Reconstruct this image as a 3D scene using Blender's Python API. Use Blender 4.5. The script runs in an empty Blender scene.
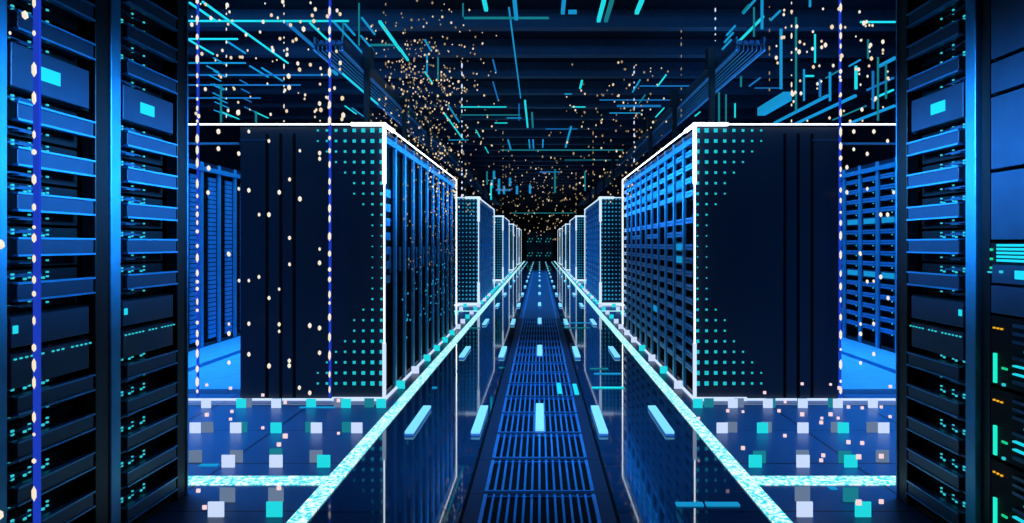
import bpy, bmesh, math, random
from mathutils import Vector, Matrix
random.seed(11)
H = 1.248            # eye height of the photograph
F = 700.0            # focal length in pixels of a 1024 x 523 frame
CX, CY = 539.5, 244.0
scn = bpy.context.scene
COL = scn.collection

def P(px, py, d):                       # a pixel and a distance -> a point in the hall
    return Vector(((px-CX)*d/F, d, H-(py-CY)*d/F))

# ------------------------------------------------------------------ materials
def nodes_of(name):
    m = bpy.data.materials.new(name); m.use_nodes = True
    nt = m.node_tree; b = nt.nodes['Principled BSDF']
    return m, nt, b

def paint(name, c, metal=0.0, rough=0.4, var=0.12, scale=9.0, spec=0.5):
    m, nt, b = nodes_of(name)
    tc = nt.nodes.new('ShaderNodeTexCoord'); n = nt.nodes.new('ShaderNodeTexNoise')
    n.inputs['Scale'].default_value = scale; n.inputs['Detail'].default_value = 3
    r = nt.nodes.new('ShaderNodeValToRGB')
    r.color_ramp.elements[0].position = .3; r.color_ramp.elements[1].position = .7
    r.color_ramp.elements[0].color = (*[v*(1-var) for v in c], 1)
    r.color_ramp.elements[1].color = (*[min(1, v*(1+var)) for v in c], 1)
    nt.links.new(tc.outputs['Object'], n.inputs['Vector'])
    nt.links.new(n.outputs['Fac'], r.inputs['Fac']); nt.links.new(r.outputs['Color'], b.inputs['Base Color'])
    b.inputs['Metallic'].default_value = metal; b.inputs['Roughness'].default_value = rough
    b.inputs['Specular IOR Level'].default_value = spec
    return m

def glow(name, c, s=1.0, sample=False):
    m, nt, b = nodes_of(name)
    b.inputs['Base Color'].default_value = (*[v*.2 for v in c], 1)
    b.inputs['Emission Color'].default_value = (*c, 1); b.inputs['Emission Strength'].default_value = s
    b.inputs['Specular IOR Level'].default_value = 0.0
    b.inputs['Roughness'].default_value = 1.0
    m.cycles.emission_sampling = 'AUTO' if sample else 'NONE'
    return m

def make_strip_mat():
    m, nt, b = nodes_of('circuit_strip_light')
    tc = nt.nodes.new('ShaderNodeTexCoord'); mp = nt.nodes.new('ShaderNodeMapping')
    mp.inputs['Scale'].default_value = (55, 55, 55)
    n = nt.nodes.new('ShaderNodeTexNoise'); n.inputs['Scale'].default_value = 1.0; n.inputs['Detail'].default_value = 2
    r = nt.nodes.new('ShaderNodeValToRGB')
    r.color_ramp.elements[0].position = .42; r.color_ramp.elements[0].color = (0.02, .58, .66, 1)
    r.color_ramp.elements[1].position = .60; r.color_ramp.elements[1].color = (.75, 1.0, 1.0, 1)
    nt.links.new(tc.outputs['Object'], mp.inputs['Vector']); nt.links.new(mp.outputs['Vector'], n.inputs['Vector'])
    nt.links.new(n.outputs['Fac'], r.inputs['Fac']); nt.links.new(r.outputs['Color'], b.inputs['Emission Color'])
    b.inputs['Emission Strength'].default_value = 1.25; b.inputs['Base Color'].default_value = (.02, .1, .1, 1)
    return m

def make_floor_mat(name='glossy_floor_tiles', r0=.02, r1=.055, ior=1.47, k=1.0):
    m, nt, b = nodes_of(name)
    tc = nt.nodes.new('ShaderNodeTexCoord'); mp = nt.nodes.new('ShaderNodeMapping')
    mp.inputs['Location'].default_value = (.355, .29, 0)
    br = nt.nodes.new('ShaderNodeTexBrick'); br.offset = 0.0
    br.inputs['Color1'].default_value = (.016*k, .040*k, .085*k, 1); br.inputs['Color2'].default_value = (.020*k, .048*k, .098*k, 1)
    br.inputs['Mortar'].default_value = (.001, .002, .004, 1)
    br.inputs['Scale'].default_value = 1.0; br.inputs['Mortar Size'].default_value = .006
    br.inputs['Brick Width'].default_value = .71; br.inputs['Row Height'].default_value = .71
    n = nt.nodes.new('ShaderNodeTexNoise'); n.inputs['Scale'].default_value = 2.2
    mr = nt.nodes.new('ShaderNodeMapRange'); mr.inputs['To Min'].default_value = r0; mr.inputs['To Max'].default_value = r1
    nt.links.new(tc.outputs['Object'], mp.inputs['Vector']); nt.links.new(mp.outputs['Vector'], br.inputs['Vector'])
    nt.links.new(tc.outputs['Object'], n.inputs['Vector']); nt.links.new(n.outputs['Fac'], mr.inputs['Value'])
    nt.links.new(mr.outputs['Result'], b.inputs['Roughness']); nt.links.new(br.outputs['Color'], b.inputs['Base Color'])
    b.inputs['IOR'].default_value = ior
    return m

M = dict(
 black=paint('black_metal', (.008, .010, .014), .3, .45),
 recess=paint('matt_black_chassis', (.004, .005, .008), .0, .6, spec=.2),
 post=paint('blue_steel_post', (.06, .40, .68), .3, .34),
 rack=paint('dark_blue_steel', (.014, .030, .065), .4, .42),
 face=paint('slate_blue_face', (.026, .065, .125), .25, .42),
 lip=paint('bright_blue_lip', (.07, .38, .72), .3, .32),
 tray=paint('blue_tray', (.03, .11, .21), .4, .35),
 panel=paint('navy_panel', (.012, .025, .050), .2, .40, var=.06, scale=2),
 groove=paint('black_groove', (.002, .002, .003), 0, .7, spec=.1),
 beam=paint('dark_beam', (.03, .06, .11), .1, .6),
 soffit=paint('ceiling_dark', (.008, .012, .02), 0, .8, spec=.1),
 wall=paint('dark_wall', (.012, .022, .045), 0, .7, spec=.2),
 grate=paint('blue_grating_steel', (.07, .34, .70), .45, .33),
 gridframe=paint('navy_tile_frame', (.010, .024, .055), .1, .5, spec=.25),
 platform=paint('blue_platform', (.10, .36, .60), 0, .5),
 cable=paint('blue_cable', (.03, .11, .30), .1, .4),
 white=glow('white_light', (.80, .90, 1.0), 4.0),
 whitedim=glow('soft_white_light', (.62, .76, 1.0), 1.05),
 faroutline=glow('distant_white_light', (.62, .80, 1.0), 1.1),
 pale=glow('pale_light', (.62, .74, 1.0), .95),
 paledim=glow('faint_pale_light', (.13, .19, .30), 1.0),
 cyan=glow('cyan_light', (.015, .68, .74), 1.0),
 cyandim=glow('faint_cyan_light', (.01, .20, .26), 1.0),
 teal=glow('teal_light', (.008, .18, .22), 1.0),
 azure=glow('azure_light', (.008, .27, .55), 1.0),
 blue=glow('blue_light', (.008, .15, .42), 1.0),
 royal=glow('royal_blue_light', (.012, .045, .50), 1.0),
 ice=glow('ice_blue_light', (.22, .74, 1.0), 1.0, True),
 icebase=glow('ice_blue_light_edge', (.03, .16, .60), .9),
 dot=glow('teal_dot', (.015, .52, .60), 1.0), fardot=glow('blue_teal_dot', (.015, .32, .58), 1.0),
 led=glow('led_cyan', (.03, .55, .65), 1.0),
 screen=glow('cyan_screen', (.015, .66, .80), 1.0),
 green=glow('led_green', (.01, .60, .28), 1.0),
 greenbar=glow('green_bar', (.01, .75, .55), 1.2),
 amber=glow('led_amber', (.90, .45, .02), 1.0),
 gold=glow('warm_spark', (.88, .66, .42), 1.0),
 golddim=glow('amber_spark', (.34, .23, .12), 1.0),
 spark=glow('warm_white_spark', (1.0, .86, .66), .95),
 pink=glow('pink_white_light', (1.0, .72, .74), .95),
 strip=make_strip_mat(), floor=make_floor_mat(), satin=make_floor_mat('satin_floor_tiles', .30, .40, 1.35, 2.6),
)

# ------------------------------------------------------------------ mesh helpers
class MB:
    def __init__(s): s.bm = bmesh.new(); s.mats = []
    def mi(s, m):
        if m not in s.mats: s.mats.append(m)
        return s.mats.index(m)
    def poly(s, vs, faces, m):
        v = [s.bm.verts.new(p) for p in vs]; k = s.mi(m)
        for f in faces:
            fc = s.bm.faces.new([v[i] for i in f]); fc.material_index = k
    def box(s, a, b, m):
        x0, x1 = sorted((a[0], b[0])); y0, y1 = sorted((a[1], b[1])); z0, z1 = sorted((a[2], b[2]))
        s.poly([(x0,y0,z0),(x1,y0,z0),(x1,y1,z0),(x0,y1,z0),(x0,y0,z1),(x1,y0,z1),(x1,y1,z1),(x0,y1,z1)],
               [(0,3,2,1),(4,5,6,7),(0,1,5,4),(1,2,6,5),(2,3,7,6),(3,0,4,7)], m)
    def prism(s, pts, z0, z1, m):       # outline in x,y pulled up from z0 to z1
        n = len(pts)
        a = sum(pts[i][0]*pts[(i+1)%n][1]-pts[(i+1)%n][0]*pts[i][1] for i in range(n))
        if a < 0: pts = pts[::-1]
        s.poly([(x,y,z0) for x,y in pts]+[(x,y,z1) for x,y in pts],
               [tuple(range(n))[::-1], tuple(range(n,2*n))]+[(i,(i+1)%n,n+(i+1)%n,n+i) for i in range(n)], m)
    def xprism(s, pts, x0, x1, m):      # outline in y,z pulled along x
        n = len(pts)
        a = sum(pts[i][0]*pts[(i+1)%n][1]-pts[(i+1)%n][0]*pts[i][1] for i in range(n))
        if a < 0: pts = pts[::-1]
        x0, x1 = min(x0,x1), max(x0,x1)
        s.poly([(x0,y,z) for y,z in pts]+[(x1,y,z) for y,z in pts],
               [tuple(range(n))[::-1], tuple(range(n,2*n))]+[(i,(i+1)%n,n+(i+1)%n,n+i) for i in range(n)], m)
    def tube(s, a, b, r, m, n=8):
        a, b = Vector(a), Vector(b); t = (b-a).normalized()
        u = t.orthogonal().normalized(); w = t.cross(u)
        vs = [c+u*r*math.cos(2*math.pi*i/n)+w*r*math.sin(2*math.pi*i/n) for c in (a,b) for i in range(n)]
        s.poly(vs, [tuple(range(n))[::-1], tuple(range(n,2*n))]+[(i,(i+1)%n,n+(i+1)%n,n+i) for i in range(n)], m)
    def ball(s, c, r, m, zs=1.0):
        k = s.mi(m)
        g = bmesh.ops.create_icosphere(s.bm, subdivisions=1, radius=r, matrix=Matrix.Translation(c) @ Matrix.Diagonal((1,1,zs,1)))
        for v in g['verts']:
            for f in v.link_faces: f.material_index = k
    def mesh(s, name):
        me = bpy.data.meshes.new(name); s.bm.to_mesh(me); s.bm.free()
        for m in s.mats: me.materials.append(m)
        return me
    def build(s, name, parent=None, bevel=0.0, loc=None):
        o = bpy.data.objects.new(name, s.mesh(name)); COL.objects.link(o)
        if parent: o.parent = parent
        if loc is not None: o.location = loc
        if bevel:
            b = o.modifiers.new('bevel', 'BEVEL'); b.width = bevel; b.segments = 2; b.limit_method = 'ANGLE'
        return o

def tag(o, label=None, cat=None, group=None, kind=None):
    if label: o['label'] = label
    if cat: o['category'] = cat
    if group: o['group'] = group
    if kind: o['kind'] = kind
    return o
def thing(name, loc, label, cat, group=None):
    o = bpy.data.objects.new(name, None); COL.objects.link(o); o.location = loc
    o.empty_display_size = .1
    return tag(o, label, cat, group)
def copy_tree(o, parent=None):
    c = o.copy(); COL.objects.link(c)
    if parent: c.parent = parent
    for ch in list(o.children): copy_tree(ch, c)
    return c
ORD = ['', 'first', 'second', 'third', 'fourth', 'fifth', 'sixth', 'seventh', 'eighth', 'ninth', 'tenth', 'eleventh', 'twelfth',
       'thirteenth', 'fourteenth', 'fifteenth', 'sixteenth', 'seventeenth', 'eighteenth', 'nineteenth', 'twentieth',
       'twenty-first', 'twenty-second', 'twenty-third', 'twenty-fourth', 'twenty-fifth', 'twenty-sixth', 'twenty-seventh',
       'twenty-eighth', 'twenty-ninth', 'thirtieth']
SIDE = {-1: 'left', 1: 'right'}
def box_part(name, parent, a, b, m, bevel=0.0, label=None):
    mb = MB(); mb.box(a, b, m); o = mb.build(name, parent, bevel)
    if label: o['label'] = label
    return o

# ------------------------------------------------------------------ the hall
ZC = 4.0
def struct(name, a, b, m):
    o = box_part(name, None, a, b, m); return tag(o, kind='structure')
struct('floor', (-6.5, -1.5, -.1), (6.5, 52, 0), M['floor'])
struct('ceiling', (-6.5, -1.5, ZC), (6.5, 52, ZC+.1), M['soffit'])
struct('wall_left', (-6.6, -1.5, 0), (-6.5, 52, ZC), M['wall'])
struct('wall_right', (6.5, -1.5, 0), (6.6, 52, ZC), M['wall'])
struct('wall_front', (-6.5, -1.6, 0), (6.5, -1.5, ZC), M['wall'])
struct('wall_back', (-6.5, 52, 0), (6.5, 52.1, ZC), M['wall'])
for s in (-1, 1):
    x0, x1 = s*2.40, s*6.5
    struct('trim_1' if s < 0 else 'trim_2', (x0, 5.83, 0), (x1, 14.2, .04), M['platform'])
    struct('trim_3' if s < 0 else 'trim_4', (s*3.32, 5.95, .04), (x1, 14.2, .075), M['platform'])

for s in (-1, 1):
    struct('trim_5' if s < 0 else 'trim_6', (s*1.13, 2.2, 0), (s*6.5, 51, .003), M['satin'])

# cross beams under the ceiling
i = 0; d = 7.0
while d < 51:
    i += 1
    mb = MB(); mb.box((-6.5, d, 3.79), (6.5, d+.16, 4.0), M['beam'])
    b = mb.build('ceiling_beam')
    tag(b, f'dark blue ceiling beam crossing the hall, {ORD[min(i,30)]} from the near end' if i <= 30 else 'far dark blue ceiling beam crossing the hall near the end wall', 'beam', 'cross beams under the ceiling')
    d += 1.2 if d < 30 else 2.4
# ------------------------------------------------------------------ walkway
def make_grate():
    t = thing('floor_grate', (0, 0, 0), 'x', 'floor grate')
    mb = MB(); w, L = .29, .542
    mb.box((-w, 0, .001), (w, L, .004), M['groove'])  # black sheet added so the slots read dark, standing in for shade below
    mb.build('pan', t)
    mb = MB()
    for a, b in (((-.345,0,0),(-.262,L,.014)), ((.262,0,0),(.345,L,.014)), ((-.262,0,0),(.262,.03,.014)), ((-.262,L-.012,0),(.262,L,.014))):
        mb.box(a, b, M['gridframe'])
    mb.build('tile_frame', t)
    mb = MB()
    for k in range(15):
        x = -.262 + .524*k/14
        mb.box((x-.0055, .03, .004), (x+.0055, L-.012, .016), M['grate'])
    for y in (.034, .045+.455):
        mb.box((-.262, y-.006, .004), (.262, y+.006, .0165), M['grate'])
    for s in (-1, 1): mb.box((s*.262, .03, .004), (s*.274, L-.012, .0165), M['grate'])
    mb.build('grille', t)
    return t
g0 = make_grate(); NG = 17
for k in range(NG):
    g = g0 if k == 0 else copy_tree(g0)
    g.location = (0, 2.92+.545*k - .545*1, 0)
    g['label'] = f'slotted blue steel grate in the walkway, {ORD[k+1]} tile from the near end'; g['group'] = 'slotted grates of the walkway'
def make_plain():
    t = thing('floor_panel', (0, 0, 0), 'x', 'floor panel')
    box_part('plate', t, (-.345, 0, 0), (.345, 1.08, .012), M['tray'])
    for s in (-1, 1): box_part('edge_rail', t, (s*.268, 0, .012), (s*.292, 1.08, .017), M['grate'])
    return t
p0 = make_plain(); y = 2.92+.545*(NG-1)+.005
for k in range(36):
    g = p0 if k == 0 else copy_tree(p0)
    g.location = (0, y+1.09*k, 0)
    g['label'] = f'solid navy walkway panel with bright edges, {ORD[k+1]} beyond the slotted grates' if k < 30 else 'solid navy walkway panel at the far end of the aisle'
    g['group'] = 'solid panels of the far walkway' if k < 30 else 'solid panels by the end wall'

# thin black seam strips edging the walkway
for s in (-1, 1):
    mb = MB(); mb.box((s*.352, 2.4, 0), (s*.362, 51, .010), M['groove'])
    tag(mb.build('floor_seam_strip'), f'thin black seam strip along the {SIDE[s]} edge of the walkway', 'strip')

# glowing dashes lying on the floor
def make_dash():
    t = thing('floor_light', (0, 0, 0), 'x', 'floor light')
    box_part('light_bar', t, (-.029, 0, .012), (.029, .74, .026), M['ice'])
    box_part('base', t, (-.029, -.004, 0), (.029, .74, .012), M['icebase'])
    return t
d0 = make_dash(); first = True
for r in range(15):
    for c, x in enumerate((-.85, -.418, .002, .418, .85)):
        o = d0 if first else copy_tree(d0); first = False
        o.location = (x, 4.56+3.07*r, .017 if c == 2 else 0)
        place = ['left edge', 'left of the grate', 'middle of the walkway', 'right of the grate', 'right edge'][c]
        o['label'] = f'pale blue light dash on the floor, {place}, {ORD[r+1]} row away'
        o['group'] = 'dashes of light along the aisle'

# bright circuit strips on the floor
for s in (-1, 1):
    mb = MB(); mb.box((s*1.042, 1.6, 0), (s*1.128, 51, .008), M['strip'])
    tag(mb.build('floor_light_strip'), f'bright cyan strip of light running the length of the aisle on the {SIDE[s]}', 'light strip')
    for k in range(5):
        y = 3.61 + 9.3*k
        mb = MB(); mb.box((s*1.131, y, 0), (s*(4.2 if k == 0 else 2.6), y+.135, .008), M['strip'])
        tag(mb.build('cross_light_strip'), f'bright cyan cross strip on the floor branching {SIDE[s]}, {ORD[k+1]} from the near end', 'light strip', 'cross strips of light')

# ------------------------------------------------------------------ near racks
# local frame: x = away from the aisle (times side), y = along the aisle, z up
def fg_rack(s, y, label, far_edge):
    t = thing('server_rack', (s*1.75, y, 0), label, 'server rack', 'tall racks beside the camera')
    W, D, T = .62, 1.0, 2.62
    box_part('front_post', t, (0, 0, 0), (s*.055, .068, T), M['post'], .004, 'bright blue steel post')
    box_part('front_post', t, (s*.004, .53, 0), (s*.06, W-.006, T), M['black'], .004, 'black steel post')
    box_part('rear_post', t, (s*(D-.06), 0, 0), (s*D, .06, T), M['black'])
    box_part('rear_post', t, (s*(D-.06), W-.06, 0), (s*D, W, T), M['black'])
    box_part('side_panel', t, (s*.06, .001, .02), (s*(D-.06), .010, T), M['black'])
    box_part('side_panel', t, (s*.06, W-.010, .02), (s*(D-.06), W-.001, T), M['black'])
    box_part('back_panel', t, (s*(D-.012), .06, .02), (s*D, W-.06, T), M['black'])
    box_part('top_cover', t, (0, 0, T), (s*D, W, T+.03), M['black'], .004)
    box_part('plinth', t, (s*.03, .01, 0), (s*D, W-.01, .02), M['black'])
    if far_edge:
        box_part('edge_highlight', t, (-s*.002, W-.006, 0), (s*.06, W+.004, T), M['lip'], 0, 'thin bright blue edge highlight')  # aisle light caught on the rack's far edge, drawn as a blue strip
    return t

def led(parent, x, y, z, m='led', sx=.004, sy=.006, sz=.005):
    return box_part('led', parent, (x-sx, y-sy, z-sz), (x+sx, y+sy, z+sz), M[m])

def blade(s):
    t = thing('blade_server', (0, 0, 0), 'x', 'server')
    box_part('chassis', t, (s*.075, .088, -.070), (s*.80, .528, .070), M['recess'])
    mb = MB(); mb.prism([(s*.076, .112), (0, .112), (0, .512), (s*.076, .512)], -.026, .026, M['face'])
    mb.build('front_bar', t, .002)
    for z in (-.029, .029):
        mb = MB(); mb.prism([(s*.02, .108), (-s*.006, .108), (-s*.006, .516), (s*.02, .516)], z-.0035, z+.0035, M['lip'])
        mb.build('bar_lip', t)
    mb = MB(); mb.prism([(s*.076, .090), (s*.06, .090), (s*.004, .111), (s*.076, .111)], -.030, .030, M['black']); mb.build('bar_end', t)  # chamfer coloured black, its shade put into the material
    for z in (-.050, .050):
        mb = MB(); mb.prism([(s*.075, .10), (s*.046, .108), (s*.044, .15), (s*.050, .30), (s*.075, .32)], z-.003, z+.003, M['tray'])
        mb.prism([(s*.075, .17), (s*.046, .18), (s*.046, .25), (s*.075, .26)], z+.003 if z > 0 else z-.009, z+.009 if z > 0 else z-.003, M['tray'])
        mb.build('latch_plate', t)
    for yy, zs in ((.325, (.044, .060)), (.235, (.044, .060))):
        for z in zs: led(t, s*.050, yy, z, 'led', .003, .0045, .0032)
        led(t, s*.050, yy-.022, .040, 'led', .003, .0055, .004)
    for z in (.046, .058): led(t, s*.046, .150, z, 'led', .003, .0055, .0035)
    for yy, z in ((.325, -.050), (.235, -.040), (.235, -.056), (.14, -.050)): led(t, s*.050, yy, z, 'led', .003, .0045, .0032)
    return t

def storage(s, hgt, kind):
    t = thing('storage_server', (0, 0, 0), 'x', 'server')
    box_part('chassis', t, (s*.03, .088, -hgt/2), (s*.80, .528, hgt/2), M['recess'])
    box_part('front_panel', t, (s*.004, .088, -hgt/2+.004), (s*.03, .492, hgt/2-.004), M['face'], .003)
    if kind == 'top': box_part('display', t, (s*.0015, .215, -.024), (s*.006, .325, .024), M['screen'], 0, 'glowing cyan display')
    if kind == 'mid': box_part('display', t, (s*.0015, .095, -.005), (s*.006, .118, .022), M['screen'], 0, 'small glowing cyan display')
    if kind == 'leds':
        for k in range(16):
            if k in (6, 10): continue
            led(t, s*.003, .105+.026*k, hgt/2-.022, 'led', .003, .005, .003)
    led(t, s*.033, .505, hgt/2-.03, 'led', .003, .004, .002)
    return t

racks = []
def fill(s, y, where, ks):
    global protos
    lab = 0
    for k in ks:
        o = copy_tree(protos[s, 'blade']); o.location = (s*1.75, y, 1.2385+.1525*k)
        lab += 1
        o['label'] = f'blade server with blue bar, {ORD[lab]} from the top in the {where}'
        o['group'] = 'blade servers in the near racks'
    for kind, z in (('top', 1.848), ('mid', .953), ('leds', .823)):
        o = copy_tree(protos[s, kind]); o.location = (s*1.75, y, z)
        o['label'] = {'top': f'navy storage server with cyan display in the upper {where}',
                      'mid': f'navy storage server with tiny cyan light, lower middle of the {where}',
                      'leds': f'navy storage server with a row of lights, lower middle of the {where}'}[kind]
        o['group'] = 'storage servers in the near racks'
protos = {}
for s in (-1, 1):
    protos[s, 'blade'] = blade(s)
    for kind, h in (('top', .155), ('mid', .112), ('leds', .122)): protos[s, kind] = storage(s, h, kind)
KS = [8, 7, 6, 5, 3, 2, 1, 0, -1, -3.5, -4.5, -5.5, -6.5, -7.5]
fg_rack(-1, 2.86, 'tall black server rack at the left, the one nearer the aisle view', True); fill(-1, 2.86, 'inner left rack', KS)
fg_rack(-1, 2.235, 'tall black server rack at the left edge of the photo', False); fill(-1, 2.235, 'left edge rack', KS[2:])
fg_rack(1, 2.81, 'tall black server rack at the right with blue post', True); fill(1, 2.81, 'inner right rack', KS)
for o in protos.values():
    for c in list(o.children): bpy.data.objects.remove(c)
    bpy.data.objects.remove(o)

# the storage rack at the right edge
t = thing('storage_rack', (1.75, 2.10, 0), 'black storage rack with green lights at the right edge of the photo', 'server rack', 'tall racks beside the camera')
box_part('front_post', t, (.02, .65, 0), (.08, .70, 2.62), M['black'])
box_part('rear_post', t, (.94, .65, 0), (1.0, .70, 2.62), M['black'])
box_part('front_post', t, (.02, 0, 0), (.08, .02, 2.62), M['black'])
box_part('rear_post', t, (.94, 0, 0), (1.0, .02, 2.62), M['black'])
box_part('side_panel', t, (.08, .69, .02), (.94, .70, 2.62), M['black'])
box_part('back_panel', t, (.99, .02, .02), (1.0, .65, 2.62), M['black'])
box_part('top_cover', t, (0, 0, 2.62), (1.0, .70, 2.65), M['black'])
box_part('plinth', t, (.03, .02, 0), (.98, .65, .02), M['black'])
Zs = [2.30, 1.955, 1.822, 1.530, 1.258]
for k in range(4):
    u = thing('drive_drawer', (1.75, 2.10, 0), f'plain navy drawer front, {ORD[k+1]} from the top in the rack at the right edge', 'drawer', 'drawers in the rack at the right edge')
    box_part('front_panel', u, (.002, .03, Zs[k+1]+.007), (.03, .618, Zs[k]-.007), M['face'], .003)
    box_part('drawer_body', u, (.03, .03, Zs[k+1]+.007), (.85, .645, Zs[k]-.007), M['recess'])
u = thing('network_switch', (1.75, 2.10, 0), 'network switch with glowing cyan bars at the right edge, above the lower drawer', 'network switch')
box_part('body', u, (.02, .03, 1.095), (.8, .645, 1.252), M['recess'])
for k in range(5): box_part('light_bar', u, (.012, .03, 1.243-.0145*k-.0045), (.02, .600, 1.243-.0145*k+.0045), M['screen'])
box_part('display_panel', u, (.008, .03, 1.098), (.02, .620, 1.168), M['face'], .002)
box_part('display', u, (.004, .03, 1.118), (.009, .485, 1.150), M['screen'], 0, 'glowing cyan display')
for z in (1.226, 1.190, 1.155): led(u, .014, .632, z, 'green', .003, .006, .005)
led(u, .014, .64, 1.138, 'led', .003, .012, .003); led(u, .004, .56, 1.142)
u = thing('drive_drawer', (1.75, 2.10, 0), 'plain navy drawer front below the glowing cyan bars at the right edge', 'drawer', 'drawers in the rack at the right edge')
box_part('front_panel', u, (.002, .03, .982), (.03, .618, 1.088), M['face'], .003)
box_part('drawer_body', u, (.03, .03, .982), (.85, .645, 1.088), M['recess'])
for k in range(4):
    z = .975-.28*k
    if k == 3:
        h = .125
    else: h = .272
    u = thing('disk_array', (1.75, 2.10, 0), f'disk array with green bar and amber lights, {ORD[k+1]} from the top at the right edge', 'disk array', 'disk arrays at the right edge')
    box_part('body', u, (.02, .03, z-h), (.8, .645, z-.006), M['recess'])
    for q in range(3): led(u, .016, .575+.022*q, z-.052, 'amber', .003, .0045, .003)
    for q in range(8 if k < 3 else 3):
        zz = z-.03-.030*q
        box_part('vent_bar', u, (.006, .03, zz-(.003 if q in (3, 5, 6) else .006)), (.02, .50 if q != 3 else .44, zz+(.003 if q in (3, 5, 6) else .006)), M['screen'] if q in (3, 5, 6) else M['tray'])
    if k < 3:
        box_part('green_bar', u, (.012, .606, z-.264), (.02, .620, z-.150), M['greenbar'], 0, 'glowing green bar')
        led(u, .014, .555, z-.20, 'green', .003, .014, .004); led(u, .014, .560, z-.262)

# ------------------------------------------------------------------ cabinet rows in the middle distance
Y0, Y1, XF, XB, TOP = 5.62, 10.47, 1.245, 2.39, 2.17
NR, PITCH = 11, .432
def mid_rack(s, x, y, label, depth=.72, z0=0, top=TOP, group='racks of the first rows'):
    t = thing('server_rack', (s*x, y, z0), label, 'server rack', group)
    T = top
    box_part('body', t, (s*.10, .002, .04), (s*depth, PITCH-.002, T), M['recess'])
    box_part('front_post', t, (0, 0, 0), (s*.10, .055, T), M['post'], 0, 'bright blue post')
    box_part('front_post', t, (s*.02, PITCH-.03, 0), (s*.10, PITCH-.002, T), M['black'])
    box_part('top_rail', t, (-s*.004, 0, T-.10), (s*.10, PITCH-.001, T-.05), M['post'], 0, 'blue top rail')
    box_part('top_cover', t, (s*.01, 0, T-.05), (s*depth, PITCH-.001, T), M['rack'])
    box_part('plinth', t, (s*.02, 0, 0), (s*depth, PITCH-.001, .04), M['black'])
    return t
def mid_unit(s, hgt, display=False):
    t = thing('rack_server', (0, 0, 0), 'x', 'server')
    box_part('chassis', t, (s*.05, .060, -hgt/2), (s*.099, PITCH-.035, hgt/2), M['recess'])
    mb = MB()
    if display:
        mb.box((s*.012, .062, -hgt/2+.004), (s*.05, PITCH-.04, hgt/2-.004), M['face'])
        mb.build('front_panel', t)
        box_part('display', t, (s*.008, .085, -.030), (s*.012, .36, .030), M['azure'])
        return t
    for z in (-.0135, .0135):
        mb.prism([(s*.05, .062), (s*.02, .085), (s*.008, .12), (s*.008, PITCH-.04), (s*.05, PITCH-.04)], z-.0105, z+.0105, M['lip'])
    mb.build('front_bar', t)
    led(t, s*.045, .20, -hgt/2+.010, 'led', .006, .006, .006)
    return t
for s in (-1, 1):
    for k in range(NR):
        y = Y0+.005+PITCH*k
        if s > 0:
            mid_rack(s, XF, y, f'server rack in the first right-hand row, {ORD[k+1]} from the near end')
        else:
            t = mid_rack(s, XF, y, f'dark doored server rack in the first left-hand row, {ORD[k+1]} from the near end')
            d_ = box_part('door', t, (s*.045, .057, .05), (s*.055, PITCH-.032, TOP-.11), M['groove'])
            box_part('handle', d_, (s*.030, .375, 1.0), (s*.045, .390, 1.22), M['post'])
            if k == 0:
                mb = MB()
                for q in range(7): mb.box((s*.030, .08, .92+.12*q), (s*.045, .36, .985+.12*q), M['lip'])
                mb.build('vent_slats', d_)
ROWZ = .112
u1 = mid_unit(1, .098); u2 = mid_unit(1, .100, True)
for k in range(NR):
    for r in range(17):
        if r == 4 or (r == 6 and k % 3 == 0): continue
        disp = (k, r) in ((1, 2), (2, 2), (4, 2), (5, 2), (6, 2), (1, 3), (1, 7), (1, 8), (4, 13))
        o = copy_tree(u2 if disp else u1)
        o.location = (XF, Y0+.005+PITCH*k, TOP-.165-ROWZ*r)
        o['label'] = (f'server with cyan display, {ORD[r+1]} from the top in the {ORD[k+1]} right-hand rack' if disp else
                      f'slim blue-barred server, {ORD[r+1]} from the top in the {ORD[k+1]} right-hand rack')
        o['group'] = 'servers in the first right-hand row'
# outer right row, facing the side bay
for s in (-1, 1):
    for k in range(6):
        y = 7.0+.40*0+PITCH*k
        lab = f'blue server rack in the {SIDE[s]} side bay, {ORD[k+1]} from the near end'
        t = mid_rack(s, 3.80, y, lab, .8, .075, 2.10, 'racks in the side bays')
        if s < 0:
            d_ = box_part('door', t, (s*.03, .057, .05), (s*.055, PITCH-.032, 1.98), M['groove'])
            mb = MB()
            for q in range(36): mb.box((s*.018, .22, .08+.052*q), (s*.03, .40, .122+.052*q), M['lip'])
            mb.build('vent_slats', d_)
for k in range(5):
    for r in range(15):
        disp = r in (4, 9)
        o = copy_tree(u2 if disp else u1)
        o.location = (3.80, 7.0+PITCH*k, .075+2.10-.175-.122*r)
        o['label'] = f'blue-faced server, {ORD[r+1]} from the top in the {ORD[k+1]} right side bay rack'
        o['group'] = 'servers in the right side bay'
for o in (u1, u2):
    for c in list(o.children): bpy.data.objects.remove(c)
    bpy.data.objects.remove(o)

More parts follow.
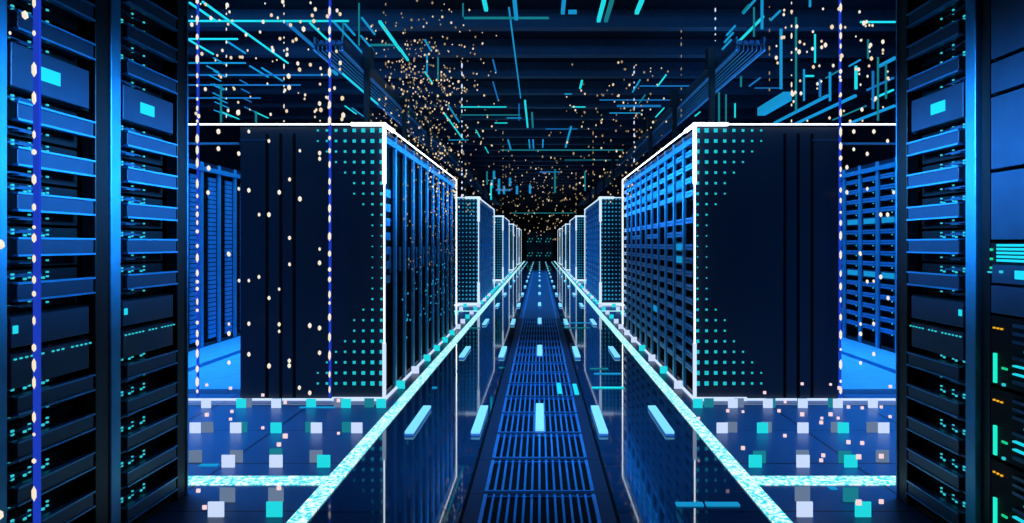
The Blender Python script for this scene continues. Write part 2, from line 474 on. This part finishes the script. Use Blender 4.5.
# end panels with a matrix of lit dots
def end_panel(s, y, full, where):
    t = thing('cabinet_end_panel', (s*1.232, y, 0), f'dark navy end panel with teal light dots closing the {where}', 'cabinet panel', 'end panels of the cabinet rows')
    w = XB-1.232
    pan = MB(); pan.box((0, -.02, 0), (s*w, 0, 2.18), M['panel'])
    for x in (.728, .835, .945): box_part('groove', t, (s*(x-.012), -.022, .02), (s*(x+.012), -.019, 2.13), M['groove'])
    box_part('corner_strip', t, (s*.945, -.024, 2.075), (s*w, -.019, 2.085), M['tray'])
    dots = []
    for r in range(25):
        z = 2.155-.0842*r
        for c in range(10 if not full else 15):
            x = .030+.0727*c
            a = min(r, 24-r)
            if full: size = max(.003, .0195-.0006*a-.0012*c)
            else:
                size = .0180-.0015*c-.0012*a
                if c < 2: size = max(size, .0050-.0006*c)
                elif size < .0062: size = 0
            if size > .002: dots.append((size, x, z))
    if full:
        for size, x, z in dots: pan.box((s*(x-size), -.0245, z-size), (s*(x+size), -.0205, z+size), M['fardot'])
        pan.build('panel', t)
        return t
    pan.build('panel', t)
    dots.sort(reverse=True)
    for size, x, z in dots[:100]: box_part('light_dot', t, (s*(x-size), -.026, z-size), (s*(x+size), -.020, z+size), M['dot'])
    mb = MB()
    for size, x, z in dots[100:]: mb.box((s*(x-size), -.026, z-size), (s*(x+size), -.020, z+size), M['dot'])
    tag(mb.build('light_dots', t), kind='stuff')
    return t
def light_frame(s, y0, y1, xout, top, where, thick=1.0):
    t = thing('light_outline', (s*1.232, y0, 0), f'glowing white outline around the {where}', 'light outline', 'white outlines of the cabinet blocks')
    def edge(name, a, b, r, m):
        mb = MB(); lo = [min(p, q)-r for p, q in zip(a, b)]; hi = [max(p, q)+r for p, q in zip(a, b)]
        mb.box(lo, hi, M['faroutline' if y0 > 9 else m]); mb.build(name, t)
    th, tk = .0052*thick, .0125*thick
    x1 = s*(xout-1.232); L = y1-y0; f = -.045
    edge('corner_light', (0, f, top), (s*.25, f, top), tk, 'white'); edge('edge_light', (s*.25, f, top), (x1, f, top), th, 'white')
    edge('corner_light', (0, f, top-.46), (0, f, top), tk, 'white'); edge('edge_light', (0, f, .45), (0, f, top-.46), th, 'white')
    edge('corner_light', (0, f, 0.017*thick), (0, f, .45), tk, 'whitedim')
    edge('corner_light', (0, f, .018*thick), (s*.40, f, .018*thick), tk*1.05, 'whitedim'); edge('edge_light', (s*.40, f, .014), (x1, f, .014), th*1.5, 'whitedim')
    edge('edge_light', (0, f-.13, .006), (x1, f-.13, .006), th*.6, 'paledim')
    edge('corner_light', (0, f, top), (0, f+.35, top), tk*.9, 'white'); edge('edge_light', (0, f+.35, top), (0, L, top), th, 'white')
    edge('edge_light', (0, L, 0.012), (0, L, top), th*1.3, 'white'); edge('edge_light', (0, f, .012), (0, L, .012), th*1.6, 'whitedim')
    edge('edge_light', (0, L, top), (s*1.0, L, top), th, 'whitedim')
    return t
BL = [(5.6, 10.38)]+[(4.8+9.4*k, 9.65+9.4*k) for k in range(1, 5)]
BN = ['first', 'second', 'third', 'fourth', 'fifth']
for s in (-1, 1):
    for k, (a, b) in enumerate(BL):
        where = f'{BN[k]} {SIDE[s]} cabinet block'
        end_panel(s, a+.014, k > 0, where)
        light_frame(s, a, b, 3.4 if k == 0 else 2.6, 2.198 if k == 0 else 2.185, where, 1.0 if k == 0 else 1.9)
        if k == 0:
            # the rack backs filling the block behind the aisle-side racks
            t = thing('rear_cabinet', (s*1.99, 5.62, 0), f'dark cabinet row behind the first {SIDE[s]} racks', 'cabinet')
            box_part('body', t, (0, .01, 0), (s*.40, 4.74, 2.16), M['rack']); box_part('top_cover', t, (0, .01, 2.16), (s*.40, 4.74, 2.18), M['black'])
            continue
        for q in range(8):
            y = a+.02+.606*q
            t = thing('server_cabinet', (s*1.245, y, 0), f'blue-posted server cabinet, {ORD[q+1]} along the {where}', 'server cabinet', f'cabinets of the {where}')
            box_part('body', t, (s*.05, .002, 0), (s*1.14, .604, 2.17), M['rack'])
            box_part('front_post', t, (0, 0, 0), (s*.05, .07, 2.17), M['post']); box_part('top_rail', t, (0, .07, 2.09), (s*.05, .604, 2.17), M['post'])
            mb = MB()
            for r in range(14): mb.box((s*.02, .10, .15+.138*r), (s*.05, .57, .23+.138*r), M['lip' if s > 0 else 'tray'])
            mb.build('front_grille', t)

# cabinets closing the aisle
for k in range(3):
    x = -.98+.66*k
    t = thing('server_cabinet', (x, 51.0, 0), f'dark cabinet with teal lights at the far end of the aisle, {["left", "middle", "right"][k]}', 'server cabinet', 'cabinets at the end wall')
    box_part('body', t, (0, .03, 0), (.64, .7, 2.15), M['rack'])
    for r in range(2):
        d_ = box_part('door', t, (.03, 0, .06+1.04*r), (.61, .03, 1.06+1.04*r), M['face'])
        for q in range(4): box_part('light', d_, (.10+.11*q, -.02, .36+.2*(q % 2)+1.04*r), (.15+.11*q, 0, .42+.2*(q % 2)+1.04*r), M['dot' if (q+k+r) % 3 else 'cyan'])

# ------------------------------------------------------------------ cable trays above the rows
for s in (-1, 1):
    t = thing('cable_tray', (s*1.67, 5.95, 2.9), f'long ribbed blue cable tray above the {SIDE[s]} cabinets', 'cable tray')
    box_part('tray_base', t, (0, 0, .035), (s*.25, 24, .05), M['rack'])
    for x in (0, .235): box_part('side_rail', t, (s*x, 0, 0), (s*(x+.015), 24, .11), M['tray']); box_part('rail_edge', t, (s*(x-.003), 0, -.008), (s*(x+.018), 24, .004), M['lip'])
    for k in range(6):
        x = .032+.037*k
        mb = MB(); mb.box((s*(x-.006), 0.01, -.004), (s*(x+.004), 23.9, .035), M['tray']); mb.box((s*(x-.005), .01, -.007), (s*(x+.004), 23.9, -.004), M['lip']); mb.build('rib', t)
    for k in range(4):
        mb = MB(); mb.tube((s*(.05+.05*k), .05, .075), (s*(.05+.05*k), 23.9, .075), .022, M['cable'], 8); mb.build('cable', t)
    for k in range(7):
        y = 6.62+1.83*k if k < 3 else 15.4+2.4*(k-3)
        u = thing('tray_post', (s*1.63, y, 2.18), f'black post holding up the {SIDE[s]} cable tray, {ORD[k+1]} from the near end', 'post', 'posts under the cable trays')
        box_part('foot', u, (-s*.04, -.04, 0), (s*.04, .04, .02), M['black'])
        box_part('shaft', u, (-s*.025, -.03, .02), (s*.025, .03, .92), M['black'])
        box_part('bracket', u, (-s*.05, -.045, .72), (s*.035, .045, .92), M['black'])
    # ceiling rail across the side bay
    mb = MB(); mb.box((s*2.45, 5.7, 2.06), (s*3.5, 5.73, 2.075), M['post'])
    tag(mb.build('bay_rail'), f'thin blue rail across the top of the {SIDE[s]} side bay', 'rail')

# ------------------------------------------------------------------ light bars hanging below the ceiling
BARS = []
def bar(kind, p, q, m, r, z=None, d=None):
    """kind D along the aisle, X across it (both at height z), Z upright at distance d"""
    if kind == 'Z':
        a, b = P(p[0], p[1], d), P(p[0], q[1], d)
    else:
        da = (z-H)*F/(CY-p[1]); db = (z-H)*F/(CY-q[1])
        if kind == 'X': db = da
        a = P(p[0], p[1], da)
        b = Vector(((q[0]-CX)*db/F, db, z))
        if kind == 'D': b.x = a.x
        if kind == 'X': b.z = a.z; b.y = a.y
    BARS.append((kind, a, b, m, r*.8, (p[0]+q[0])/2, (p[1]+q[1])/2))
D = lambda x0,y0,x1,y1,m='cyan',r=.010,z=3.45: bar('D',(x0,y0),(x1,y1),m,r,z=z)
X = lambda x0,y0,x1,y1=None,m='cyan',r=.010,z=3.45: bar('X',(x0,y0),(x1,y1 if y1 is not None else y0),m,r,z=z)
Z = lambda x0,y0,x1,y1,m='cyan',r=.010,d=8.0: bar('Z',(x0,y0),(x1,y1),m,r,d=d)
# left
D(203,2,288,63); D(190,3,216,21); D(189,40,212,54); D(228,42,247,53,'azure'); D(262,68,282,81,'azure'); D(287,23,341,66,'blue',.016)
D(310,23,330,41); D(333,21,371,63,'azure'); D(345,24,354,35,'azure'); D(380,22,399,50,'cyan',.016); D(362,18,372,34,'azure'); D(361,36,372,50,'azure')
D(255,112,267,118); D(222,112,236,119); D(250,66,263,77,'azure'); D(345,106,352,114); D(352,108,364,118,'azure'); D(333,71,338,74,'azure',.02)
D(343,74,376,104,'cyan',.008,2.88)
X(189,21,348); X(189,39,237); X(371,45,397,None,'teal',.012); X(189,63,245,None,'azure')
X(189,85,300,None,'blue',.008,2.9); X(189,98,260,None,'blue',.008,2.8); X(189,75,330,None,'blue',.01,3.2)
Z(359,0,359,45,'teal'); Z(221,85,221,122,'teal',.008,6); Z(256,112,256,123,'teal',.008,6); Z(343,20,343,44,'teal',.008)
for k in range(6): D(207+2*k, 66+9*k, 219+2*k, 72+9*k, 'azure', .006, 2.9)
for k in range(4): D(240+1.5*k, 80+9*k, 247+1.5*k, 84+9*k, 'blue', .006, 2.9)
for k in range(5): D(214, 58+13*k, 225, 64+13*k, 'azure', .006, 2.9)
# centre
X(465,18,548,None,'teal',.012); X(461,107,506); X(461,115,520,None,'teal'); X(572,107,585); X(495,123,507); X(501,150,623,None,'teal',.016,3.6)
X(449,140,468,None,'azure'); X(546,129,577,None,'blue'); X(507,118,521,None,'azure'); X(565,94,571,None,'azure'); X(570,12,575,None,'azure',.02); X(511,213,573,None,'teal',.03,3.2)
X(565,160,618,None,'teal'); X(497,190,510,None,'blue',.05); X(540,172,560,None,'blue',.02)
D(484,0,489,9,'cyan',.022); D(514.5,0,517,18,'azure',.022); D(564,0,562,12,'azure',.022); D(604,0,597,20,'cyan',.022); D(612,0,604,20,'teal',.022); D(642,0,636,12,'cyan',.022)
D(509,8,517,98,'azure',.010,3.66); D(525,101,528,127,'cyan',.018); D(532,113,533,127,'teal',.02); D(571,127,565,147,'azure',.02); D(582,81,578,88,'cyan',.016)
D(444,113,463,139,'cyan',.012); D(448,105,458,122,'azure',.012); D(425,72,433,83,'cyan'); D(425,40,431,50,'azure'); D(400,49,408,60,'cyan',.014)
D(476,130,480,137); D(508,140,509.5,149,'azure',.018); D(529,140,530,148,'azure',.018); D(533,140,534,148,'azure',.018); D(543,140,542,147,'azure',.018); D(485,147,488,153)
D(493,60,497,72,'blue'); D(493,82,495,100,'blue')
Z(427,55,427,72,'azure'); Z(463,0,463,16,'teal'); Z(555,170,555,192,'teal',.03,20); Z(585,172,585,190,'teal',.02,16); Z(491,185,491,199,'cyan',.02,16); Z(519,104,519,120,'blue',.012,12)
Z(438,58,438,80,'teal'); Z(487,172,487,184,'teal',.02,16)
for x, y_ in ((492,184),(499,183),(499,190),(504,190),(517,190),(530,189),(494,175),(510,182)):
    Z(x, y_-3, x, y_+3, 'azure', .035, 18)
# right
D(641,0,633,13); D(763,17,738,43,'cyan',.012); D(755,0,746,13,'azure'); D(780,11,771,20,'azure'); D(827,96,776,123,'azure',.016,2.75); D(855,96,801,124,'azure',.016,2.75)
D(894,106,848,124,'azure',.016,2.75); D(786,97,765,111,'azure',.055,2.75); D(895,58,882,66,'azure',.02); D(893,90,872,99,'cyan',.01,2.75); D(866,106,826,120,'teal',.008,2.75)
D(893,78,868,90,'blue',.01,2.75); D(840,70,826,78,'teal'); D(860,60,850,66,'azure'); D(735,26,728,35,'azure'); D(733,33,726,42,'azure'); D(731,40,724,49,'azure'); D(749,5,743,12,'teal')
D(666,75,657,86); D(640,80,633,92,'azure'); D(664,108,657,117); D(700,112,694,116); D(645,95,640,103,'teal')
D(760,78,745,86,'blue',.008,2.9)
X(861,22,895); X(755,88,780,None,'blue',.008); X(640,86,700,None,'blue'); X(600,100,690,None,'blue',.01); X(806,76,813,None,'cyan',.01,2.9); X(610,113,640,None,'azure'); X(618,106,660,None,'blue',.02)
Z(781,30,781,88,'azure',.012,6); Z(796,18,796,110,'teal',.009,6); Z(815,35,815,62,'cyan',.008,6); Z(804,70,804,100,'azure',.008,6); Z(830,73,830,100,'azure',.010,6); Z(856,67,856,88,'cyan',.012,6)
Z(878,58,878,120,'teal',.008,6); Z(886,64,886,98,'teal',.008,6); Z(719,93,719,122,'teal',.010,7); Z(741,77,741,86,'teal',.010,7); Z(735,104,735,117,'cyan',.008,7); Z(726,95,726,121,'teal',.008,7)
Z(810,0,810,6,'azure',.01,6); Z(762,0,762,28,'azure',.012,6); Z(873,72,873,108,'blue',.01,6); Z(820,80,820,96,'blue',.01,6); Z(868,40,868,58,'teal',.007,6); Z(754,8,754,36,'teal',.008,6)
CN = dict(cyan='bright cyan', azure='azure blue', teal='dim teal', blue='dim blue')
DN = dict(D='along the aisle', X='set crosswise', Z='standing upright')
def region(x): return 'over left cabinets' if x < 400 else ('above the walkway' if x < 640 else 'over right cabinets')
cls = {}
for b in BARS: cls.setdefault((b[0], b[3], region(b[5])), []).append(b)
for (k, m, reg), bs in cls.items():
    bs.sort(key=lambda b: b[5])
    for i, (kind, a, b, m, r, cx, cy) in enumerate(bs):
        mb = MB()
        lo = [min(p, q)-r for p, q in zip(a, b)]; hi = [max(p, q)+r for p, q in zip(a, b)]
        c = (a+b)/2
        mb.box([l-v for l, v in zip(lo, c)], [h-v for h, v in zip(hi, c)], M[m])
        o = mb.build('light_bar', None, 0, c)
        pos = f', {ORD[i+1]} from left' if len(bs) > 1 else ''
        tag(o, f'{CN[m]} light bar {DN[k]} {reg}{pos}', 'light bar', f'{CN[m]} light bars {DN[k]} {reg}')

# light bars lying on the floor
fb = [(676,703,505,'azure'),(706,739,505,'azure'),(594,621,374,'azure'),(592,624,388,'cyan'),(590,608,369,'teal'),(448,480,328,'teal'),(560,590,328,'teal'),(499,509,368,'teal'),
      (200,218,466,'azure'),(300,335,408,'azure'),(560,590,323,'azure'),(432,437,388,'azure'),(829,836,489,'azure')]
for i, (x0, x1, y, m) in enumerate(sorted(fb)):
    d = H*F/(y-CY); mb = MB()
    mb.box(((x0-CX)*d/F, d-.02, 0), ((x1-CX)*d/F, d+.02, .008), M[m])
    tag(mb.build('floor_light_bar'), f'short {CN[m]} light line across the floor, {ORD[i+1]} of these from the left', 'light bar', 'short light lines on the floor')
for i, (x, y) in enumerate(((560, 391), (577, 392))):
    d = H*F/(y+5-CY); mb = MB(); a = (x-CX)*d/F
    mb.box((a-.018, d, .017), (a+.018, d+.42, .024), M['screen'])
    tag(mb.build('floor_light'), f'short cyan dash of light on the slotted grate, {["left", "right"][i]} of the two', 'floor light')

# ------------------------------------------------------------------ upright light squares on the floor
def square(x, y, m, label, z=0.0, sz=.072, dpt=.008):
    mb = MB(); mb.box((-sz/2, 0, 0), (sz/2, dpt, sz), M[m])
    o = mb.build('light_square', None, 0, (x, y, z)); return tag(o, label, 'light square', 'upright light squares on the floor')
pal = {0: 'pcpcpcc', 1: 'cpcpcpp', 2: 'ppcp', 3: 'cp'}
ROWC = {-1: {0: ['cyan','pale'], 1: ['cyan','pale','pale'], 2: ['pale','pale','cyan','pale','pale'], 3: ['cyan','cyan','cyan','pale','cyan','pale']},
         1: {0: ['pale','cyan'], 1: ['cyan','pale','cyan'], 2: ['pale','cyan','pale','cyan','pale'], 3: ['cyan','pale','pale','pale','pale','pale']}}
FAINT = {-1: [(180+x/3.66, 380+y/3.66, m) for x, y, m in ((172,450,'p'),(350,450,'p'),(205,304,'p'),(350,297,'c'),(497,304,'p'),(55,304,'p'),(100,195,'p'),(225,198,'c'),(478,198,'c'),(612,198,'c'),(355,119,'c'),(245,117,'p'),(580,115,'p'),(692,117,'c'))],
         1: [(600+x/3.413, 380+y/3.413, m) for x, y, m in ((692,416,'p'),(857,419,'c'),(545,286,'c'),(692,283,'p'),(837,286,'c'),(965,283,'p'),(450,187,'p'),(568,187,'p'),(808,187,'p'),(930,184,'p'),(475,108,'p'),(583,110,'c'),(690,110,'c'),(795,110,'c'),(372,110,'c'))]}
NM = {'cyan': 'cyan', 'pale': 'pale white', 'cyandim': 'faint cyan', 'paledim': 'faint grey'}
for s in (-1, 1):
    for r in range(40):
        y = 3.19+.708*r
        if r < 4:
            for c, m in enumerate(ROWC[s][r]):
                x = s*(1.203+.266*c)
                if r in (0,): x = s*(1.21+.266*c)
                square(x, y, m, f'{NM[m]} light square on the {SIDE[s]} floor, {ORD[r+1]} row back, {ORD[c+1]} from the strip')
        else:
            m = ['cyan','cyan','cyan','pale','cyan','pale','cyan'][r % 7] if s < 0 else ['pale','cyan','pale','pale','pale','cyan'][r % 6]
            if (y-5.6) % 9.3 > 4.9:
                for c in range(3):
                    mm = ['cyan','pale'][(r+c) % 2]
                    square(s*(1.203+.266*c), y, mm, f'{NM[mm]} light square between {SIDE[s]} cabinet blocks, {ORD[min(r-3,30)]} step back, {ORD[c+1]} from the strip' if r < 33 else f'far {NM[mm]} light square by the {SIDE[s]} strip')
            else:
                square(s*1.195, y, m, f'{NM[m]} light square along the {SIDE[s]} cabinet foot, {ORD[min(r-3,30)]} back from the corner' if r < 33 else f'far {NM[m]} light square by the {SIDE[s]} strip')
for s in (-1, 1):
    for g in ('p', 'c'):
        fs = sorted([f for f in FAINT[s] if f[2] == g], key=lambda f: (f[1], f[0]))
        for i, (x, y, _) in enumerate(fs):
            d = H*F/(y-CY); m = 'paledim' if g == 'p' else 'cyandim'
            row = min((3.19+.708*q for q in range(4)), key=lambda v: abs(v+.08-d)); d = max(d, row+.016)
            square((x-CX)*d/F, d, m, f'{NM[m]} light square on the {SIDE[s]} floor, {ORD[i+1]} counting from the far row')
# small pinkish squares hovering over the floor
PK = {-1: [(180+x/3.66, 380+y/3.66) for x, y in ((303,55),(185,30),(98,18),(190,115),(98,127),(185,143),(385,82),(303,175),(385,205),(362,236),(580,195),(67,405),(90,466),(362,395),(580,75))],
       1: [(600+x/3.413, 380+y/3.413) for x, y in ((562,43),(690,13),(787,15),(817,27),(991,22),(632,75),(488,108),(436,105),(611,105),(690,117),(757,130),(755,145),(848,92),(895,95),(960,92),(990,125),(787,117),(813,130),(337,130),(631,190),(488,232),(848,212),(895,215),(762,257),(755,274),(883,262),(960,260),(960,415),(883,418))]}
for s in (-1, 1):
    for x, y in PK[s]:
        zz = .12+.16*random.random(); d = (H-zz)*F/(y-CY)
        d = min(d, 5.4); p = P(x, y, d); q = .0092*random.uniform(.8, 1.25)
        mb = MB(); mb.box((-q, -.004, -q), (q, .004, q), M['pink'])
        tag(mb.build('light_speck', None, 0, p), f'tiny pinkish light square hovering over the {SIDE[s]} floor', 'light speck', f'pinkish specks over the {SIDE[s]} floor')

# ------------------------------------------------------------------ warm sparks and hanging strands
mb = MB(); mb.ball((0,0,0), 1.0, M['spark'], 1.45); SP = mb.mesh('light_speck')
mb = MB(); mb.ball((0,0,0), 1.0, M['gold'], 1.3); SG = mb.mesh('light_speck')
def speck(p, r, label, group, me=None):
    o = bpy.data.objects.new('light_speck', me or SP); COL.objects.link(o); o.location = p; o.scale = (r, r, r)
    return tag(o, label, 'light speck', group)
lf = [(180+x/3.487, 110+y/3.487) for x, y in ((134,75),(240,75),(310,108),(418,142),(205,152),(487,150),(487,170),(382,242),(346,287),(205,275),(240,280),(276,365),(310,365),(418,310),(382,446),(487,485),(100,203),(98,288),(134,135),(168,500))]
lf += [(180+x/3.268, 250+y/3.268) for x, y in ((160,14),(358,47),(456,42),(193,100),(225,100),(258,88),(324,128),(291,157),(160,242),(160,273),(225,241),(324,243),(324,266),(424,247),(456,255),(225,341),(456,336),(291,379),(357,362),(357,378),(390,450),(424,467),(160,368))]
for x, y in lf: speck(P(x, y, random.uniform(4.9, 5.45)), random.uniform(.009, .0145), 'warm white oval light speck in front of the left end panel', 'specks before the left end panel')
rf = [(680+x/3.487, 110+y/3.487) for x, y in ((606,75),(676,75),(724,108),(606,137),(653,153),(582,200),(582,287),(653,275),(745,287),(724,365),(700,365),(628,500))]
rf += [(680+x/3.268, 250+y/3.268) for x, y in ((590,14),(612,103),(656,88),(633,102),(680,157),(590,242),(633,241),(590,274),(633,340),(590,369))]
for x, y in rf: speck(P(x, y, random.uniform(4.9, 5.45)), random.uniform(.009, .014), 'warm white oval light speck in front of the right side bay', 'specks before the right side bay')
for k in range(95): speck(P(random.uniform(189, 345), random.uniform(0, 122), random.uniform(4.6, 6.2)), random.uniform(.006, .015), 'warm light speck hovering above the left cabinets', 'specks above the left cabinets', SG if k % 2 else SP)
for k in range(75): speck(P(random.uniform(775, 893), random.uniform(0, 122), random.uniform(4.6, 6.2)), random.uniform(.006, .014), 'warm light speck hovering above the right cabinets', 'specks above the right cabinets', SG if k % 2 else SP)
for x, y, r in ((25, 15, .0095), (10, 33, .004), (1, 170+222/2.99, .0105), (0, 515, .010)):
    speck(P(x, y, 2.05), r, 'blurred warm light speck close to the left edge', 'near specks at the left edge')
def cloud(n, fx, fy, fd, r0, r1, label, keep=None):
    mb = MB(); c = 0
    while c < n:
        x, y = fx(), fy()
        if keep and random.random() > keep(x, y): continue
        p = P(x, y, fd())
        if p.z > 3.74: continue
        mb.ball(p, random.uniform(r0, r1), M['gold'] if random.random() < (.45 if p.y < 15 else .12) else M['golddim'], 1.3); c += 1
    o = mb.build('light_specks'); tag(o, label, 'light specks', None, 'stuff')
U = random.uniform
cloud(950, lambda: random.gauss(425, 32), lambda: U(0, 215), lambda: U(7, 10.5), .005, .0125, 'dense cloud of golden light specks above the far left cabinets', lambda x, y: .9 if 345 < x < 500 else 0)
cloud(210, lambda: random.gauss(620, 30), lambda: U(60, 205), lambda: U(8, 14), .008, .015, 'cloud of golden light specks above the far right cabinets', lambda x, y: .9 if y < 244-.8*(x-560)+55 else 0)
cloud(230, lambda: random.gauss(535, 26), lambda: U(150, 240), lambda: U(16, 30), .012, .024, 'haze of golden light specks at the far end of the aisle', lambda x, y: 1 if 488 < x < 590 else 0)
mb = MB()
for k in range(170):
    y = U(6.2, 10.3); z = U(.35, 1.95)
    mb.ball((-1.215+U(-.015, .02), y, z), U(.004, .008), M['golddim'] if z > 1.0 else M['fardot'], 1.6)
tag(mb.build('light_specks'), 'sprinkle of tiny lights over the doors of the first left row', 'light specks', None, 'stuff')

def strand(px, d, y0, y1, label, beads, line=True, m='spark', r=.0135):
    top = P(px, y0, d); bot = P(px, y1, d); bot.z = max(bot.z, .0)
    t = thing('light_strand', (top.x, d, bot.z), label, 'light strand', 'hanging strands of light')
    L = top.z-bot.z
    if line: mb = MB(); mb.box((-.009, -.004, 0), (.009, .004, L), M['royal']); mb.build('line', t)
    mb = MB(); mb.ball((0,0,0), 1.0, M[m], 1.6); me = mb.mesh('bead')
    z = .03
    while z < L and beads > 0:
        o = bpy.data.objects.new('bead', me); COL.objects.link(o); o.parent = t
        q = r*U(.65, 1.1); h = U(.7, 2.2); o.location = (0, -.012, z+q*h*1.6); o.scale = (q, q*.6, q*h); beads -= 1
        z += q*h*3.2+gap*U(.1, 1.0)
    return t
gap = .085
strand(198, 5.45, -20, 397, 'blue hanging strand with white beads beside the near left rack', 60)
strand(330, 5.45, -20, 397, 'blue hanging strand with white beads across the left end panel', 60)
strand(840, 5.45, -20, 398, 'blue hanging strand with white beads by the right side bay', 60)
strand(37, 2.02, -60, 640, 'thick blue hanging strand with white beads before the left edge rack', 40, True, 'spark', .0075)
gap = .13
for px, d, y0, y1, lab, m in ((227, 6.0, -10, 122, 'above the left cabinets, nearest the left rack', 'spark'), (284.5, 6.0, -10, 126, 'above the left cabinets, middle one', 'spark'),
        (386, 6.6, -10, 118, 'by the left cable tray', 'golddim'), (462, 9.5, -10, 200, 'at the back corner of the first left block', 'whitedim'),
        (791, 5.5, -10, 127, 'above the right end panel', 'spark'), (681, 7.5, 20, 120, 'above the first right rack row', 'golddim'), (634, 10.6, 20, 165, 'at the back corner of the first right block', 'whitedim'),
        (715, 6.4, 0, 45, 'above the right cable tray', 'whitedim'), (769, 6.2, 0, 95, 'left of the tall azure bar on the right', 'golddim'), (503, 15, 130, 215, 'over the far left blocks', 'golddim'),
        (593, 13, 130, 200, 'over the far right blocks', 'golddim'), (576, 16, 175, 215, 'over the third right block', 'golddim')):
    strand(px, d, y0, y1, f'dotted hanging strand of light {lab}', 70, False, m, .0075 if d < 9 else .012)

# ------------------------------------------------------------------ lights
def area(name, loc, size, power, col, rot=(0,0,0), sy=None, spread=180):
    l = bpy.data.lights.new(name, 'AREA'); l.energy = power; l.color = col; l.size = size
    if sy: l.shape = 'RECTANGLE'; l.size_y = sy
    l.spread = math.radians(spread)
    o = bpy.data.objects.new(name, l); COL.objects.link(o); o.location = loc; o.rotation_euler = rot
    return o
B = (.065, .40, 1.0)
def side(name, s, loc, sx, sy, power, down, spread):       # an added fill light over the aisle aimed at one side's racks
    o = area(name, loc, sx, power, B, (0, 0, 0), sy, spread)
    o.rotation_euler = Vector((s*math.cos(math.radians(down)), 0, -math.sin(math.radians(down)))).to_track_quat('-Z', 'Y').to_euler()
    return o
for s in (-1, 1):
    side('near_rack_fill', s, (0, 2.95, 2.05), 1.9, .35, 20, 16, 32)  # added fill, no fixture: brightens the near racks at mid height
    side('mid_rack_fill', s, (0, 7.9, 2.12), 4.8, .4, 62, 14, 42)  # added fill, no fixture: brightens the upper half of the first rows
    area('side_bay_fill', (s*3.5, 7.6, 3.55), 1.4, 150, B, (0, 0, 0), 3.4, 100)  # unseen fill added to turn the side bay and platform blue
    area('front_bay_fill', (s*2.6, 4.2, 3.5), .8, 34, B, (0, 0, 0), 1.0, 75)  # unseen fill added to lift the outer floor before the end panels
    area('ceiling_up_fill', (s*2.6, 8.5, 2.35), .8, 25, B, (math.pi, 0, 0), 6.0)  # added upward fill for the ceiling and beams, no real uplight
area('walkway_fill', (0, 6.0, 3.6), .3, 40, B, (0, 0, 0), 5.0, 34)  # added fill to brighten the grates, not a ceiling fixture
area('beam_fill', (0, 3.8, 3.35), 6.0, 60, B, (math.radians(95), 0, 0), .3)  # added fill aimed forward at the beam faces
area('beam_fill', (-4.5, 4.6, 3.35), 2.0, 60, B, (math.radians(95), 0, 0), .3)  # second added fill, makes the left beam faces brighter
area('far_aisle_fill', (0, 22, 3.6), .4, 420, B, (0, 0, 0), 20.0, 90)  # added fill for the distant blocks and walkway, no fixture there

w = bpy.data.worlds.new('World'); scn.world = w; w.use_nodes = True
w.node_tree.nodes['Background'].inputs['Color'].default_value = (.01, .03, .09, 1)
w.node_tree.nodes['Background'].inputs['Strength'].default_value = .3

# ------------------------------------------------------------------ camera
cam = bpy.data.cameras.new('Camera'); co = bpy.data.objects.new('Camera', cam); COL.objects.link(co)
co.location = (0, 0, H); co.rotation_euler = (math.radians(90), 0, 0)
cam.sensor_width = 36; cam.lens = F/1024*36
cam.shift_x = -(CX-512)/1024; cam.shift_y = -(261.5-CY)/1024
cam.clip_start = .05; cam.clip_end = 200
scn.camera = co
vs = scn.view_settings
vs.view_transform = 'Standard'; vs.look = 'None'; vs.gamma = 1; vs.use_curve_mapping = False; vs.exposure = 0
scn.cycles.use_denoising = True
scn.cycles.max_bounces = 5
